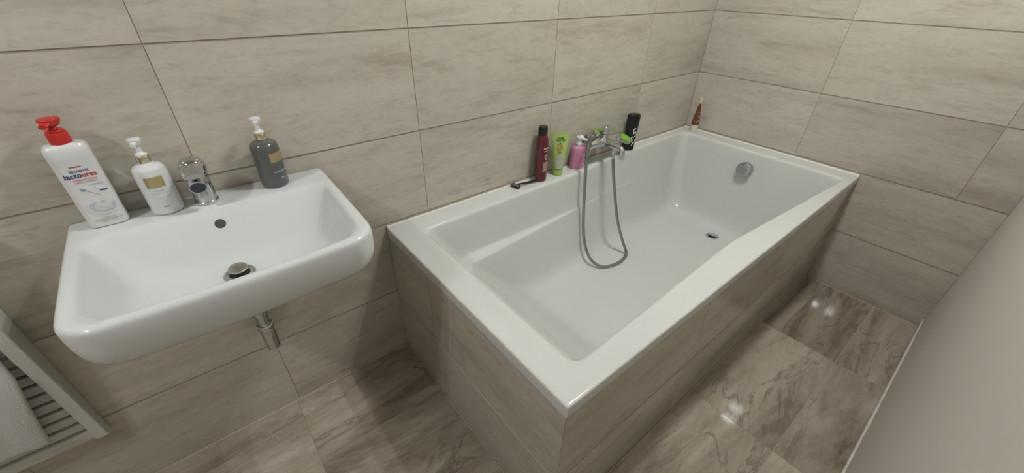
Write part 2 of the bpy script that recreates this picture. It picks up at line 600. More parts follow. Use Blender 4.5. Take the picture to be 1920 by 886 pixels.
# over the flat rim to the bowl
E_B = pw((-1.80, -0.095), (-0.93, -0.078), (-0.80, -0.054), (-0.12, -0.050))
E_F = pw((-1.80, -0.822), (-1.03, -0.789), (-0.90, -0.799), (-0.12, -0.855))
XL, XR = -1.822, -0.098


def bowl(z, dxl, dxr, db, df, rad):
    """insets from the rim edge: db/df are triples (left, middle, right)"""
    rings.append(tub_ring(z, XL + dxl, XR - dxr, (lambda x, f=yb3(*db): E_B(x) - f(x)), (lambda x, f=yb3(*df): E_F(x) + f(x)), rad))


def t3(v): return (v, v, v)


bowl(0.590, -0.012, -0.012, t3(-0.012), t3(-0.012), 0.030)
bowl(0.5895, -0.004, -0.004, t3(-0.004), t3(-0.004), 0.030)
bowl(0.586, 0.004, 0.003, t3(0.002), t3(0.002), 0.032)
bowl(0.575, 0.012, 0.006, t3(0.005), t3(0.005), 0.036)
bowl(0.520, 0.042, 0.011, (0.008, 0.008, 0.010), (0.008, 0.010, 0.012), 0.045)
bowl(0.455, 0.083, 0.017, (0.011, 0.011, 0.015), (0.011, 0.015, 0.02), 0.052)
bowl(0.43, 0.102, 0.0195, (0.012, 0.0153, 0.0178), (0.012, 0.0193, 0.0238), 0.055)
bowl(0.4165, 0.112, 0.0209, (0.015, 0.0175, 0.0192), (0.015, 0.0215, 0.0252), 0.055)
bowl(0.4125, 0.117, 0.0213, (0.026, 0.0182, 0.0197), (0.026, 0.0222, 0.0257), 0.055)
bowl(0.4085, 0.126, 0.0217, (0.058, 0.0209, 0.0201), (0.058, 0.0249, 0.0261), 0.055)
bowl(0.4065, 0.131, 0.0219, (0.0665, 0.0212, 0.0203), (0.0665, 0.0252, 0.0263), 0.055)
bowl(0.401, 0.136, 0.0224, (0.0715, 0.0222, 0.0209), (0.0715, 0.0262, 0.0269), 0.055)
bowl(0.385, 0.15, 0.0240, (0.0750, 0.0249, 0.0227), (0.0750, 0.0289, 0.0287), 0.055)
bowl(0.290, 0.228, 0.034, (0.084, 0.044, 0.034), (0.084, 0.044, 0.045), 0.060)
bowl(0.215, 0.305, 0.044, (0.098, 0.060, 0.048), (0.098, 0.06, 0.065), 0.065)
bowl(0.175, 0.360, 0.056, (0.112, 0.080, 0.064), (0.112, 0.08, 0.085), 0.070)
bowl(0.152, 0.405, 0.074, (0.132, 0.105, 0.088), (0.132, 0.105, 0.11), 0.075)
bowl(0.142, 0.450, 0.100, (0.160, 0.140, 0.122), (0.160, 0.14, 0.145), 0.080)
bowl(0.1385, 0.500, 0.130, (0.190, 0.175, 0.160), (0.190, 0.175, 0.18), 0.080)
DR = Vector((-0.262, -0.452, 0.134))     # drain
last = rings[-1]
for s, z in ((0.66, 0.1370), (0.33, 0.1357), (0.08, 0.1345)):
    rings.append([(DR.x + (p[0] - DR.x) * s, DR.y + (p[1] - DR.y) * s, z) for p in last])
bm = add_loft(new_bm(), rings, False, True)
shell = part('shell', bm, M_ACRYL, tub, world_space=True, sub=1, angle=180)
# drain
d = part('drain', lathe(rounded([(0.0005, 0.1330), (0.0260, 0.1330), (0.0345, 0.1345), (0.0345, 0.1368), (0.0315, 0.1380), (0.0225, 0.1362), (0.0215, 0.1345), (0.0005, 0.1345)], 0.001), 36, DR.x, DR.y), M_STEEL, tub, world_space=True)
part('drain_shade', lathe([(0.0005, 0.1345), (0.0212, 0.1345), (0.0212, 0.1353), (0.0005, 0.1353)], 30, DR.x, DR.y), M_HOLE_SHADE, d, world_space=True)  # solid disc, the shade under the plug put into its colour
part('plug', lathe(rounded([(0.0005, 0.1350), (0.0050, 0.1350), (0.0050, 0.1440), (0.0185, 0.1440), (0.0185, 0.1462), (0.0005, 0.1474)], 0.001), 36, DR.x, DR.y), M_CHROME, d, world_space=True)
# overflow knob on the end slope
bm = lathe(rounded([(0.0005, -0.002), (0.0360, -0.002), (0.0385, 0.004), (0.0385, 0.034), (0.0350, 0.0385), (0.0250, 0.0400), (0.0005, 0.0405)], 0.0035), 44)
bmesh.ops.rotate(bm, verts=bm.verts, cent=(0, 0, 0), matrix=Matrix.Rotation(math.radians(-88), 3, 'Y'))
bmesh.ops.translate(bm, verts=bm.verts, vec=(-0.108, -0.447, 0.497))
kn = part('overflow_knob', bm, M_CHROME_DULL, tub, world_space=True)
# silicone joint to the walls
b_ = 0.004
part('sealant', tube([(TUB_X0 + 0.004, -0.0044, TUB_Z), (-0.004, -0.0044, TUB_Z)], 0.0042, 8), M_SEAL, tub, world_space=True)
part('sealant', tube([(-0.0055, -0.004, TUB_Z), (-0.0055, TUB_Y0 + 0.004, TUB_Z)], 0.0053, 8), M_SEAL, tub, world_space=True)

# tiled apron round the tub
APX, APY = TUB_X0 + 0.003, TUB_Y0 + 0.003
apron = empty('bath_apron', (APX, APY, 0.0), 'beige tiled apron enclosing the two open sides of the bathtub', 'bath apron')
bm = new_bm()
add_box(bm, APX + GR, APX + 0.03, APY + 0.008, -0.003, 0.0, RIM_B - 0.001)
part('end_panel', bm, M_JOINT, apron, world_space=True, smooth=False)
part('side_panel', box(APX + 0.008, -0.003, APY + GR, APY + 0.03, 0.0, RIM_B - 0.001), M_JOINT, apron, world_space=True, smooth=False)
zap = [0.0, 0.275, RIM_B]
lay_tiles(apron, (0, -APY, 0), (0, -1, 0), (0, 0, 1), cells([0.003, 0.287, -APY], zap), M_WALL)
lay_tiles(apron, (-APX, 0, 0), (1, 0, 0), (0, 0, 1), cells([APX, APX + 0.6027, APX + 1.2054, APX + 1.8081, -0.003], zap), M_WALL)

part('joint_line', tube([(APX + 0.0004, -0.287, 0.275), (APX + 0.0004, APY + 0.002, 0.275)], 0.0015, 6), M_JOINT, apron, world_space=True)

# ================================================================== washbasin
BX0, BX1, BY, BZ = -2.612, -2.070, -0.446, 0.857
basin = empty('washbasin', (-2.341, 0.0, BZ), 'white ceramic washbasin hung on the tiled wall', 'washbasin')


def basin_ring(z, x0, x1, yb, yf, rf, rb, bow=0.0, NL=14, NS=8, NA=6):
    pts = []

    def arc(cx, cy, r, a0):
        return [(cx + r * math.cos(a0 + PI / 2 * k / NA), cy + r * math.sin(a0 + PI / 2 * k / NA)) for k in range(NA + 1)]
    fl = arc(x0 + rf, yf + rf, rf, PI); fr = arc(x1 - rf, yf + rf, rf, 1.5 * PI)
    br = arc(x1 - rb, yb - rb, rb, 0); bl = arc(x0 + rb, yb - rb, rb, PI / 2)

    def seg(a, b, n_):
        return [(a[0] + (b[0] - a[0]) * k / n_, a[1] + (b[1] - a[1]) * k / n_) for k in range(1, n_)]
    pts = fl + seg(fl[-1], fr[0], NL) + fr + seg(fr[-1], br[0], NS) + br + seg(br[-1], bl[0], NL) + bl + seg(bl[-1], fl[0], NS)
    out = []
    xm, hw = (x0 + x1) / 2, (x1 - x0) / 2
    for x, y in pts:
        t = (y - yb) / (yf - yb)                     # 0 at the wall, 1 at the front
        u = (x - xm) / hw
        x2 = xm + (x - xm) * (1 - 0.035 * max(0, t) ** 1.5)  # sides draw in a little towards the front
        y2 = y - bow * max(0, t) * (1 - u * u)
        out.append((x2, y2, z))
    return out


R_ = []
R_.append(basin_ring(0.700, -2.42, -2.26, -0.001, -0.22, 0.04, 0.01))
R_.append(basin_ring(0.705, -2.47, -2.21, -0.001, -0.29, 0.05, 0.01))
R_.append(basin_ring(0.724, -2.535, -2.147, -0.001, -0.355, 0.055, 0.008, 0.006))
R_.append(basin_ring(0.742, -2.580, -2.102, -0.001, -0.398, 0.055, 0.007, 0.008))
R_.append(basin_ring(0.757, -2.601, -2.081, -0.001, -0.420, 0.055, 0.006, 0.010))
R_.append(basin_ring(0.780, -2.610, -2.072, -0.001, -0.431, 0.055, 0.006, 0.011))
R_.append(basin_ring(0.820, BX0, BX1, -0.001, -0.436, 0.055, 0.006, 0.012))
R_.append(basin_ring(0.846, BX0, BX1, -0.001, -0.437, 0.055, 0.006, 0.012))
R_.append(basin_ring(0.8535, BX0 + 0.0025, BX1 - 0.0025, -0.001, -0.4345, 0.053, 0.006, 0.012))
R_.append(basin_ring(BZ, BX0 + 0.009, BX1 - 0.009, -0.002, -0.428, 0.048, 0.006, 0.012))
R_.append(basin_ring(BZ, BX0 + 0.013, BX1 - 0.013, -0.012, -0.424, 0.046, 0.008, 0.012))
R_.append(basin_ring(BZ - 0.0002, -2.589, -2.093, -0.098, -0.420, 0.045, 0.030, 0.012))
R_.append(basin_ring(BZ - 0.0030, -2.582, -2.100, -0.106, -0.415, 0.048, 0.034, 0.012))
R_.append(basin_ring(0.843, -2.573, -2.109, -0.118, -0.408, 0.056, 0.040, 0.012))
R_.append(basin_ring(0.810, -2.556, -2.126, -0.142, -0.394, 0.070, 0.050, 0.010))
R_.append(basin_ring(0.780, -2.532, -2.150, -0.160, -0.376, 0.085, 0.060, 0.008))
R_.append(basin_ring(0.762, -2.500, -2.182, -0.175, -0.352, 0.065, 0.065, 0.004))
R_.append(basin_ring(0.752, -2.450, -2.232, -0.192, -0.320, 0.055, 0.055, 0.0))
R_.append(basin_ring(0.7475, -2.400, -2.295, -0.215, -0.285, 0.030, 0.030, 0.0))
R_.append(basin_ring(0.7465, -2.365, -2.330, -0.232, -0.262, 0.013, 0.013, 0.0))
part('bowl', add_loft(new_bm(), R_, True, True), M_CERAM, basin, world_space=True, sub=2, angle=180)
BD = (-2.349, -0.243)
d = part('drain', lathe(rounded([(0.0005, 0.7440), (0.0300, 0.7440), (0.0325, 0.7480), (0.0320, 0.7505), (0.0290, 0.7515), (0.0215, 0.7490), (0.0210, 0.7470), (0.0005, 0.7470)], 0.001), 40, *BD), M_STEEL, basin, world_space=True)
part('drain_shade', lathe([(0.0005, 0.7470), (0.0207, 0.7470), (0.0207, 0.7480), (0.0005, 0.7480)], 30, *BD), M_HOLE_SHADE, d, world_space=True)  # dark disc as painted shade below the basin plug
bm = lathe(rounded([(0.0005, 0.7480), (0.006, 0.7480), (0.006, 0.760), (0.0195, 0.760), (0.0195, 0.7645), (0.0005, 0.7660)], 0.0015), 36)
bmesh.ops.rotate(bm, verts=bm.verts, cent=(0, 0, 0.757), matrix=Matrix.Rotation(math.radians(7), 3, 'X'))
bmesh.ops.translate(bm, verts=bm.verts, vec=(BD[0], BD[1] + 0.001, 0))
part('plug', bm, M_STEEL, d, world_space=True)
# dark disc on the bowl's back slope paints the shade inside an overflow opening
bm = lathe(rounded([(0.0005, -0.004), (0.0112, -0.004), (0.0112, 0.0010), (0.0105, 0.0014), (0.0005, 0.0012)], 0.0004), 30)
bmesh.ops.rotate(bm, verts=bm.verts, cent=(0, 0, 0), matrix=Matrix.Rotation(math.radians(54), 3, 'X'))
bmesh.ops.translate(bm, verts=bm.verts, vec=(-2.3475, -0.1300, 0.8265))
ov = part('overflow', bm, plain('overflow_shade', (0.05, 0.05, 0.045), 0.6, noise=0.2), basin, world_space=True)

# basin tap
tap = empty('basin_tap', (-2.354, -0.055, BZ), 'chrome single lever basin tap between the pump bottles', 'tap', rz=math.radians(-4))
part('body', lathe(rounded([(0.0005, 0.0), (0.0250, 0.0), (0.0250, 0.006), (0.0228, 0.008), (0.0228, 0.060), (0.0245, 0.074), (0.0005, 0.076)], 0.003), 40), M_CHROME, tap)
# short stubby spout
sp = []
for t in [i / 10 for i in range(11)]:
    y = -0.004 - 0.056 * t
    z = 0.056 + 0.012 * math.sin(t * PI * 0.6) - 0.006 * t * t
    rx, rz_ = 0.0215 - 0.004 * t, 0.0200 - 0.006 * t
    sp.append([(rx * math.cos(2 * PI * k / 20), y, z + rz_ * math.sin(2 * PI * k / 20)) for k in range(20)])
s_ = part('spout', add_loft(new_bm(), sp, True, True), M_CHROME, tap)
bm = ellipsoid((0, -0.0600, 0.0610), (0.0155, 0.0030, 0.0120), u=24, v=10)
part('spout_outlet', bm, plain('outlet_shade', (0.035, 0.035, 0.055), 0.12, noise=0.05), s_)  # dark colour stands for the shade in the spout's outlet
part('aerator', lathe(rounded([(0.0005, 0.034), (0.0100, 0.034), (0.0110, 0.036), (0.0110, 0.054), (0.0005, 0.054)], 0.001), 24, 0, -0.048), M_STEEL, s_)
lv = part('lever', lathe(rounded([(0.0005, 0.0755), (0.0240, 0.0755), (0.0262, 0.082), (0.0262, 0.094), (0.0225, 0.106), (0.0130, 0.1125), (0.0005, 0.114)], 0.005), 40), M_CHROME, tap)
gp = []
for t in [i / 10 for i in range(11)]:
    y = -0.006 - 0.050 * t
    z = 0.096 + 0.004 * t - 0.014 * t * t
    w, h = 0.0235 - 0.0045 * t, 0.011 - 0.0055 * t
    gp.append([(w * math.cos(2 * PI * k / 20), y, z + h * math.sin(2 * PI * k / 20)) for k in range(20)])
part('lever_grip', add_loft(new_bm(), gp, True, True), M_CHROME, lv)

# bottle trap under the basin
TX, TY = -2.346, -0.235
trap = empty('bottle_trap', (TX, TY, 0.49), 'chrome bottle trap hanging under the washbasin', 'drain pipe')
part('tailpiece', lathe(rounded([(0.0005, 0.56), (0.0145, 0.56), (0.0145, 0.701), (0.0005, 0.701)], 0.001), 32, TX, TY), M_CHROME, trap, world_space=True)
part('coupling_nut', lathe(rounded([(0.0005, 0.612), (0.0180, 0.612), (0.0180, 0.634), (0.0165, 0.637), (0.0005, 0.637)], 0.002), 32, TX, TY), M_CHROME, trap, world_space=True)
part('collar', lathe(rounded([(0.0005, 0.566), (0.0185, 0.566), (0.0200, 0.570), (0.0200, 0.576), (0.0180, 0.580), (0.0005, 0.580)], 0.002), 36, TX, TY), M_CHROME, trap, world_space=True)
part('cup', lathe(rounded([(0.0005, 0.492), (0.0120, 0.492), (0.0160, 0.497), (0.0172, 0.566), (0.0005, 0.567)], 0.003), 36, TX, TY), M_CHROME, trap, world_space=True)
part('outlet_pipe', tube(spline([(TX, TY, 0.600), (TX, TY + 0.05, 0.602), (TX, -0.05, 0.602), (TX, -0.001, 0.602)], 6), 0.0125, 16), M_CHROME, trap, world_space=True)
bm = lathe(rounded([(0.0005, 0.0), (0.028, 0.0), (0.026, 0.006), (0.0005, 0.008)], 0.002), 32)
bmesh.ops.rotate(bm, verts=bm.verts, cent=(0, 0, 0), matrix=Matrix.Rotation(PI / 2, 3, 'X'))
bmesh.ops.translate(bm, verts=bm.verts, vec=(TX, -0.0005, 0.602))
part('wall_flange', bm, M_CHROME, trap, world_space=True)


# ================================================================== things on the basin
def pump(parent, z0, mats, collar_r, collar_h, head_r, nozzle, stem_h=0.016, aim=0.0, skirt=None):
    """collar, stem and flared pump head with a nozzle pointing to -y turned by aim"""
    mc, mh = mats
    c = part('collar', lathe(rounded([(0.0005, z0), (collar_r, z0), (collar_r, z0 + collar_h), (collar_r * 0.9, z0 + collar_h + 0.001), (0.0005, z0 + collar_h + 0.001)], 0.0015), 36), mc, parent)
    z1 = z0 + collar_h
    h = part('pump_head', lathe(rounded([(0.0005, z1), (collar_r * 0.86, z1), (collar_r * 0.86, z1 + 0.005), (collar_r * 0.40, z1 + 0.008), (collar_r * 0.36, z1 + 0.008 + stem_h), (head_r * 0.72, z1 + 0.011 + stem_h), (head_r, z1 + 0.020 + stem_h), (head_r * 0.97, z1 + 0.0245 + stem_h), (0.0005, z1 + 0.0255 + stem_h)], 0.002), 32), mh, parent)
    zt = z1 + 0.016 + stem_h
    rg = []
    for t in [i / 6 for i in range(7)]:
        L_ = nozzle * t
        w, hh = head_r * 0.62 * (1 - 0.35 * t), 0.0065 * (1 - 0.35 * t)
        rg.append([(w * math.cos(2 * PI * k / 14), -L_, zt + 0.002 - 0.005 * t * t + hh * math.sin(2 * PI * k / 14)) for k in range(14)])
    bm = add_loft(new_bm(), rg, True, True)
    bmesh.ops.rotate(bm, verts=bm.verts, cent=(0, 0, 0), matrix=Matrix.Rotation(aim, 3, 'Z'))
    part('nozzle', bm, mh, h)
    return c


# --- big flat white bottle with a red pump
lot = empty('lotion_bottle', (-2.535, -0.041, BZ), 'big flat white lotion bottle with a red pump on the basin', 'bottle', rz=math.radians(2))


def rrect(w, d, r, z, n=5):
    pts = []
    for cx, cy, a0 in ((w / 2 - r, d / 2 - r, 0), (-w / 2 + r, d / 2 - r, PI / 2), (-w / 2 + r, -d / 2 + r, PI), (w / 2 - r, -d / 2 + r, 1.5 * PI)):
        for k in range(n + 1):
            a = a0 + PI / 2 * k / n
            pts.append((cx + r * math.cos(a), cy + r * math.sin(a), z))
    return pts


prof = [(0.060, 0.034, 0.000), (0.0655, 0.040, 0.0025), (0.0665, 0.041, 0.008), (0.0665, 0.042, 0.060), (0.0665, 0.042, 0.120), (0.0668, 0.042, 0.1495), (0.0672, 0.0425, 0.1505), (0.0672, 0.0425, 0.168), (0.0655, 0.0405, 0.176), (0.058, 0.034, 0.1815), (0.036, 0.028, 0.1835)]
part('body', add_loft(new_bm(), [rrect(w, d_, 0.0135 if w > 0.06 else 0.012, z) for w, d_, z in prof], True, True), M_PWHITE, lot, angle=35)
pump(lot, 0.1825, (M_RED, M_RED), 0.0165, 0.022, 0.0170, 0.023, stem_h=0.003, aim=math.radians(-25))
flat = lambda u, v, lift: (u, -0.0213 - lift, v)
FY = flat
print_on('red_bar', quad_bm(0.018, 0.0022), M_REDINK, lot, 0.000, 0.1385, FY)
print_on('lettering', text_bm('lactovit', 0.0095, 0.00012, 0.029), M_NAVY, lot, 0.0025, 0.1300, FY)
print_on('lettering', text_bm('lacto', 0.0150, 0.00035, 0.0262), M_NAVY, lot, -0.0105, 0.1205, FY)
print_on('lettering', text_bm('urea', 0.0150, 0.00030, 0.0225), M_REDINK, lot, 0.0145, 0.1205, FY)
print_on('lettering', text_bm('regeneradora', 0.0078, 0.0001, 0.037), M_PINKINK, lot, 0.004, 0.1110, FY)
print_on('fine_print', quad_bm(0.036, 0.0012), M_PINKINK, lot, 0.004, 0.1055, FY)
print_on('fine_print', quad_bm(0.022, 0.0016), M_LILAC, lot, 0.018, 0.0985, FY)
print_on('fine_print', quad_bm(0.016, 0.011), M_LILAC2, lot, 0.0195, 0.0905, FY)
print_on('fine_print', quad_bm(0.012, 0.0024), M_NAVY, lot, 0.0215, 0.0825, FY)
print_on('pipette_print', quad_bm(0.034, 0.0012), M_GREYINK, lot, 0.000, 0.0830, FY, rot=math.radians(-38))
print_on('drop_print', oval_bm(0.008, 0.007, hole=0.35), M_GREYINK, lot, -0.0085, 0.0890, FY)
print_on('swirl_print', oval_bm(0.050, 0.036, hole=0.86, a0=PI * 0.75, a1=PI * 1.85), M_LILAC2, lot, 0.006, 0.0475, FY)
print_on('swirl_print', oval_bm(0.040, 0.026, hole=0.80, a0=PI * 0.65, a1=PI * 2.15), M_LILAC, lot, 0.008, 0.0490, FY)
print_on('swirl_print', oval_bm(0.022, 0.012, hole=0.72, a0=PI * 0.9, a1=PI * 2.3), M_LILAC2, lot, 0.010, 0.0500, FY)
print_on('swirl_print', oval_bm(0.008, 0.006), M_LILAC, lot, 0.010, 0.0580, FY)
print_on('fine_print', quad_bm(0.022, 0.0010), M_GREYINK, lot, 0.006, 0.0225, FY)
print_on('fine_print', quad_bm(0.046, 0.0012), M_GREYINK, lot, 0.004, 0.0180, FY)
print_on('fine_print', quad_bm(0.026, 0.0010), M_PINKINK, lot, 0.004, 0.0140, FY)


def pump_bottle(name, loc, label, rz, r, h, mbody, lines, aim=0.0, lab=(0.034, 0.0245, 0.0805)):
    """cylindrical glass-like bottle with a gold collar, white pump and a gold foil label"""
    t = empty(name, loc, label, 'bottle', rz)
    prof = rounded([(0.0005, 0.0), (r * 0.93, 0.0), (r, 0.004), (r, h - 0.020), (r * 0.93, h - 0.007), (r * 0.66, h - 0.001), (r * 0.44, h), (r * 0.42, h + 0.004), (0.0005, h + 0.004)], 0.007, 4)
    part('body', lathe(prof, 48), mbody, t)
    pump(t, h + 0.001, (M_GOLDC, M_PWHITE), 0.0128, 0.017, 0.0122, 0.017, stem_h=0.014, aim=aim)
    sf = cyl_surf(r)
    print_on('gold_label', quad_bm(lab[0], lab[1], 12), M_GOLD, t, 0, lab[2], sf)
    for txt, size, z, w, m in lines:
        if txt is None: print_on('fine_print', quad_bm(w, size, 12), m, t, 0, z, sf)
        else: print_on('lettering', text_bm(txt, size, 0.00006, w), m, t, 0, z, sf)
    return t


pump_bottle('soap_bottle', (-2.430, -0.049, BZ), 'shiny white pump bottle with a gold label, left of the basin tap', math.radians(3), 0.0310, 0.116, M_PGLOSS,
            [(None, 0.0016, 0.0605, 0.017, M_GREYINK), (None, 0.0010, 0.0545, 0.028, M_GREYINK), (None, 0.0040, 0.0435, 0.036, M_SILVERINK), (None, 0.0012, 0.0345, 0.032, M_SILVERINK), (None, 0.0032, 0.0215, 0.011, M_GREYINK)], aim=math.radians(-18))
pump_bottle('soap_bottle', (-2.1985, -0.047, BZ), 'dark grey pump bottle with a gold label at the right end of the basin', math.radians(32), 0.0325, 0.120, M_GREYB,
            [('HAND WASH', 0.0068, 0.0425, 0.034, M_SILVERINK), (None, 0.0018, 0.0250, 0.008, M_SILVERINK)], aim=math.radians(-45), lab=(0.036, 0.024, 0.0800))

# ================================================================== bath mixer, hose, hand shower
MX, MY, MZ = -0.850, -0.066, 0.698
mix_ = empty('bath_mixer', (MX, 0.0, MZ), 'chrome single lever bath mixer on the wall above the tub rim', 'tap')


def local_tube(pts, r, n=24): return tube(pts, r, n)


for s in (-1, 1):
    bm = lathe(rounded([(0.0005, 0.0), (0.030, 0.0), (0.029, 0.006), (0.020, 0.014), (0.0005, 0.016)], 0.002), 32)
    bmesh.ops.rotate(bm, verts=bm.verts, cent=(0, 0, 0), matrix=Matrix.Rotation(PI / 2, 3, 'X'))
    bmesh.ops.translate(bm, verts=bm.verts, vec=(MX + s * 0.075, -0.0005, MZ))
    fl_ = part('wall_flange', bm, M_CHROME, mix_, world_space=True)
    part('union_nut', tube([(MX + s * 0.075, -0.012, MZ), (MX + s * 0.075, -0.052, MZ)], 0.0155, 6), M_CHROME, fl_, world_space=True)
# body bar
xs_ = [-0.108, -0.106, -0.100, -0.07, -0.03, 0.0, 0.03, 0.07, 0.100, 0.106, 0.108]
rs_ = [0.014, 0.0195, 0.0215, 0.0225, 0.0235, 0.024, 0.0235, 0.0225, 0.0215, 0.0195, 0.014]
part('body', tube([(MX + a, MY, MZ) for a in xs_], rs_, 28), M_CHROME, mix_, world_space=True)
# spout to the front, turned down at its end
sp = spline([(MX, MY, MZ - 0.002), (MX, MY - 0.04, MZ - 0.004), (MX, MY - 0.075, MZ - 0.008), (MX, MY - 0.100, MZ - 0.012), (MX, MY - 0.108, MZ - 0.024)], 6)
part('spout', tube(sp, [0.0210 - 0.0075 * min(1, i / (len(sp) - 1) * 1.3) for i in range(len(sp))], 24), M_CHROME, mix_, world_space=True)
part('aerator', lathe(rounded([(0.0005, MZ - 0.038), (0.0115, MZ - 0.038), (0.0138, MZ - 0.035), (0.0138, MZ - 0.016), (0.0005, MZ - 0.014)], 0.002), 28, MX, MY - 0.108), M_CHROME, mix_, world_space=True)
dv = part('diverter', lathe(rounded([(0.0005, MZ + 0.008), (0.0055, MZ + 0.008), (0.0055, MZ + 0.022), (0.0085, MZ + 0.024), (0.0085, MZ + 0.038), (0.0005, MZ + 0.040)], 0.0015), 24, MX, MY - 0.074), M_CHROME, mix_, world_space=True)
# cartridge tower and lever
part('cartridge', lathe(rounded([(0.0005, MZ + 0.01), (0.0230, MZ + 0.01), (0.0230, MZ + 0.030), (0.0235, MZ + 0.034), (0.0005, MZ + 0.036)], 0.002), 32, MX, MY), M_CHROME, mix_, world_space=True)
lv = part('lever', lathe(rounded([(0.0005, MZ + 0.036), (0.0225, MZ + 0.036), (0.0240, MZ + 0.041), (0.0230, MZ + 0.057), (0.0150, MZ + 0.068), (0.0005, MZ + 0.071)], 0.004), 36, MX, MY), M_CHROME, mix_, world_space=True)
lp = []
for t in [i / 10 for i in range(11)]:
    y = MY + 0.004 - 0.060 * t
    z = MZ + 0.052 + 0.030 * t - 0.010 * t * t
    w, h = 0.0195 - 0.006 * t, 0.0085 - 0.0045 * t
    lp.append([(MX + w * math.cos(2 * PI * k / 18), y, z + h * math.sin(2 * PI * k / 18)) for k in range(18)])
part('lever_grip', add_loft(new_bm(), lp, True, True), M_CHROME, lv, world_space=True)
# hose outlet below the body
HO = (MX + 0.010, MY - 0.056, MZ - 0.022)
part('hose_outlet', lathe(rounded([(0.0005, HO[2] - 0.030), (0.0105, HO[2] - 0.030), (0.0105, HO[2] - 0.012), (0.0125, HO[2] - 0.010), (0.0125, HO[2] + 0.016), (0.0005, HO[2] + 0.016)], 0.001), 28, HO[0], HO[1]), M_CHROME, mix_, world_space=True)

hz0 = HO[2] - 0.030
hose = empty('shower_hose', (-0.93, -0.25, 0.14), 'looped metal shower hose dangling into the bathtub', 'shower hose')
hp = [(HO[0], HO[1], hz0), (-0.838, -0.132, 0.585), (-0.838, -0.155, 0.500), (-0.840, -0.207, 0.340), (-0.812, -0.244, 0.215), (-0.800, -0.266, 0.163), (-0.828, -0.288, 0.1465), (-0.905, -0.297, 0.1460), (-0.985, -0.272, 0.1480),
      (-1.022, -0.222, 0.180), (-1.020, -0.172, 0.245), (-1.013, -0.143, 0.330), (-1.012, -0.128, 0.450), (-1.016, -0.118, 0.590), (-1.016, -0.112, 0.690), (-1.003, -0.104, 0.735), (-0.980, -0.098, 0.752), (-0.940, -0.084, 0.750)]
sp = spline(hp, 26)
rr = [0.0070 + 0.0006 * (1 if (i // 1) % 2 else -1) for i in range(len(sp))]
part('metal_hose', tube(sp, rr, 12), M_HOSE, hose, world_space=True, angle=70)
part('hose_nut', lathe(rounded([(0.0005, hz0 - 0.020), (0.0080, hz0 - 0.022), (0.0105, hz0 - 0.016), (0.0105, hz0 + 0.001), (0.0005, hz0 + 0.001)], 0.001), 24, HO[0], HO[1]), M_CHROME, hose, world_space=True)
dirn = (Vector(hp[-1]) - Vector(hp[-2])).normalized()
e = Vector(hp[-1])
part('hose_cone', tube([e - dirn * 0.012, e, e + dirn * 0.018], [0.0078, 0.010, 0.0115], 20), M_CHROME, hose, world_space=True)

hs = empty('hand_shower', (-0.80, -0.040, 0.71), 'bright green hand shower lying behind the bath mixer', 'hand shower')
hpts = spline([e + dirn * 0.018, (-0.900, -0.050, 0.744), (-0.86, -0.022, 0.734), (-0.80, -0.024, 0.715), (-0.75, -0.040, 0.692)], 6)
part('handle', tube(hpts, [0.0112 + 0.003 * (i / (len(hpts) - 1)) for i in range(len(hpts))], 20), M_BRIGHTGREEN, hs, world_space=True)
# head: a domed green shell over a grey spray plate
tilt = Matrix.Rotation(math.radians(22), 3, 'Y') @ Matrix.Rotation(math.radians(10), 3, 'X')
hc = Vector((-0.700, -0.056, 0.676))


def oriented(bm):
    bmesh.ops.rotate(bm, verts=bm.verts, cent=(0, 0, 0), matrix=tilt)
    bmesh.ops.translate(bm, verts=bm.verts, vec=hc)
    return bm


part('head', oriented(lathe(rounded([(0.0005, -0.004), (0.046, -0.004), (0.050, 0.002), (0.046, 0.011), (0.030, 0.021), (0.0005, 0.025)], 0.004), 44)), M_BRIGHTGREEN, hs, world_space=True)
part('spray_plate', oriented(lathe(rounded([(0.0005, -0.015), (0.038, -0.014), (0.0455, -0.009), (0.0455, -0.0035), (0.0005, -0.0035)], 0.002), 44)), M_STEEL, hs, world_space=True)

# ================================================================== things on the tub rim
RZ = TUB_Z
# burgundy bottle
red = empty('shampoo_bottle', (-1.2185, -0.038, RZ), 'tall dark red bottle with a black cap on the tub rim', 'bottle', rz=math.radians(6))
rb = 0.0285
part('body', lathe(rounded([(0.0005, 0.0), (rb * 0.90, 0.0), (rb, 0.006), (rb * 1.03, 0.10), (rb * 1.0, 0.165), (rb * 0.86, 0.192), (rb * 0.72, 0.203), (0.0005, 0.205)], 0.006, 4), 44, sy=0.86), M_BURG, red)
part('cap', lathe(rounded([(0.0005, 0.2035), (0.0205, 0.2035), (0.0212, 0.206), (0.0205, 0.234), (0.0190, 0.2365), (0.0005, 0.2360)], 0.002), 36, sy=0.9), M_BLACK, red)
sf = cyl_surf(rb * 1.03, 1.0, 0.86)
print_on('label_print', quad_bm(0.030, 0.0060, 10), M_TANLAB, red, 0.0, 0.1500, sf, lift=0.0006)
print_on('label_print', quad_bm(0.026, 0.0035, 10), M_TANLAB, red, 0.0, 0.1380, sf, lift=0.0006)
print_on('emblem', oval_bm(0.018, 0.024, hole=0.45), M_TANLAB, red, 0.0, 0.1120, sf, lift=0.0006)
for k in range(7):
    print_on('label_print', quad_bm(0.030, 0.0038, 10), M_TANLAB, red, 0.0, 0.088 - 0.0062 * k, sf, lift=0.0006)

# lime tube standing on its cap
lime = empty('conditioner_tube', (-1.118, -0.042, RZ), 'lime green squeeze tube standing on its cap beside the dark red bottle', 'tube', rz=math.radians(-34))
part('cap', lathe(rounded([(0.0005, 0.0), (0.0205, 0.0), (0.0220, 0.002), (0.0225, 0.030), (0.0005, 0.031)], 0.002), 40, sy=0.86), M_LIMED, lime)
part('cap_ring', lathe([(0.0005, 0.0302), (0.0222, 0.0302), (0.0222, 0.0325), (0.0005, 0.0325)], 40, sy=0.86), M_INKGREEN, lime)


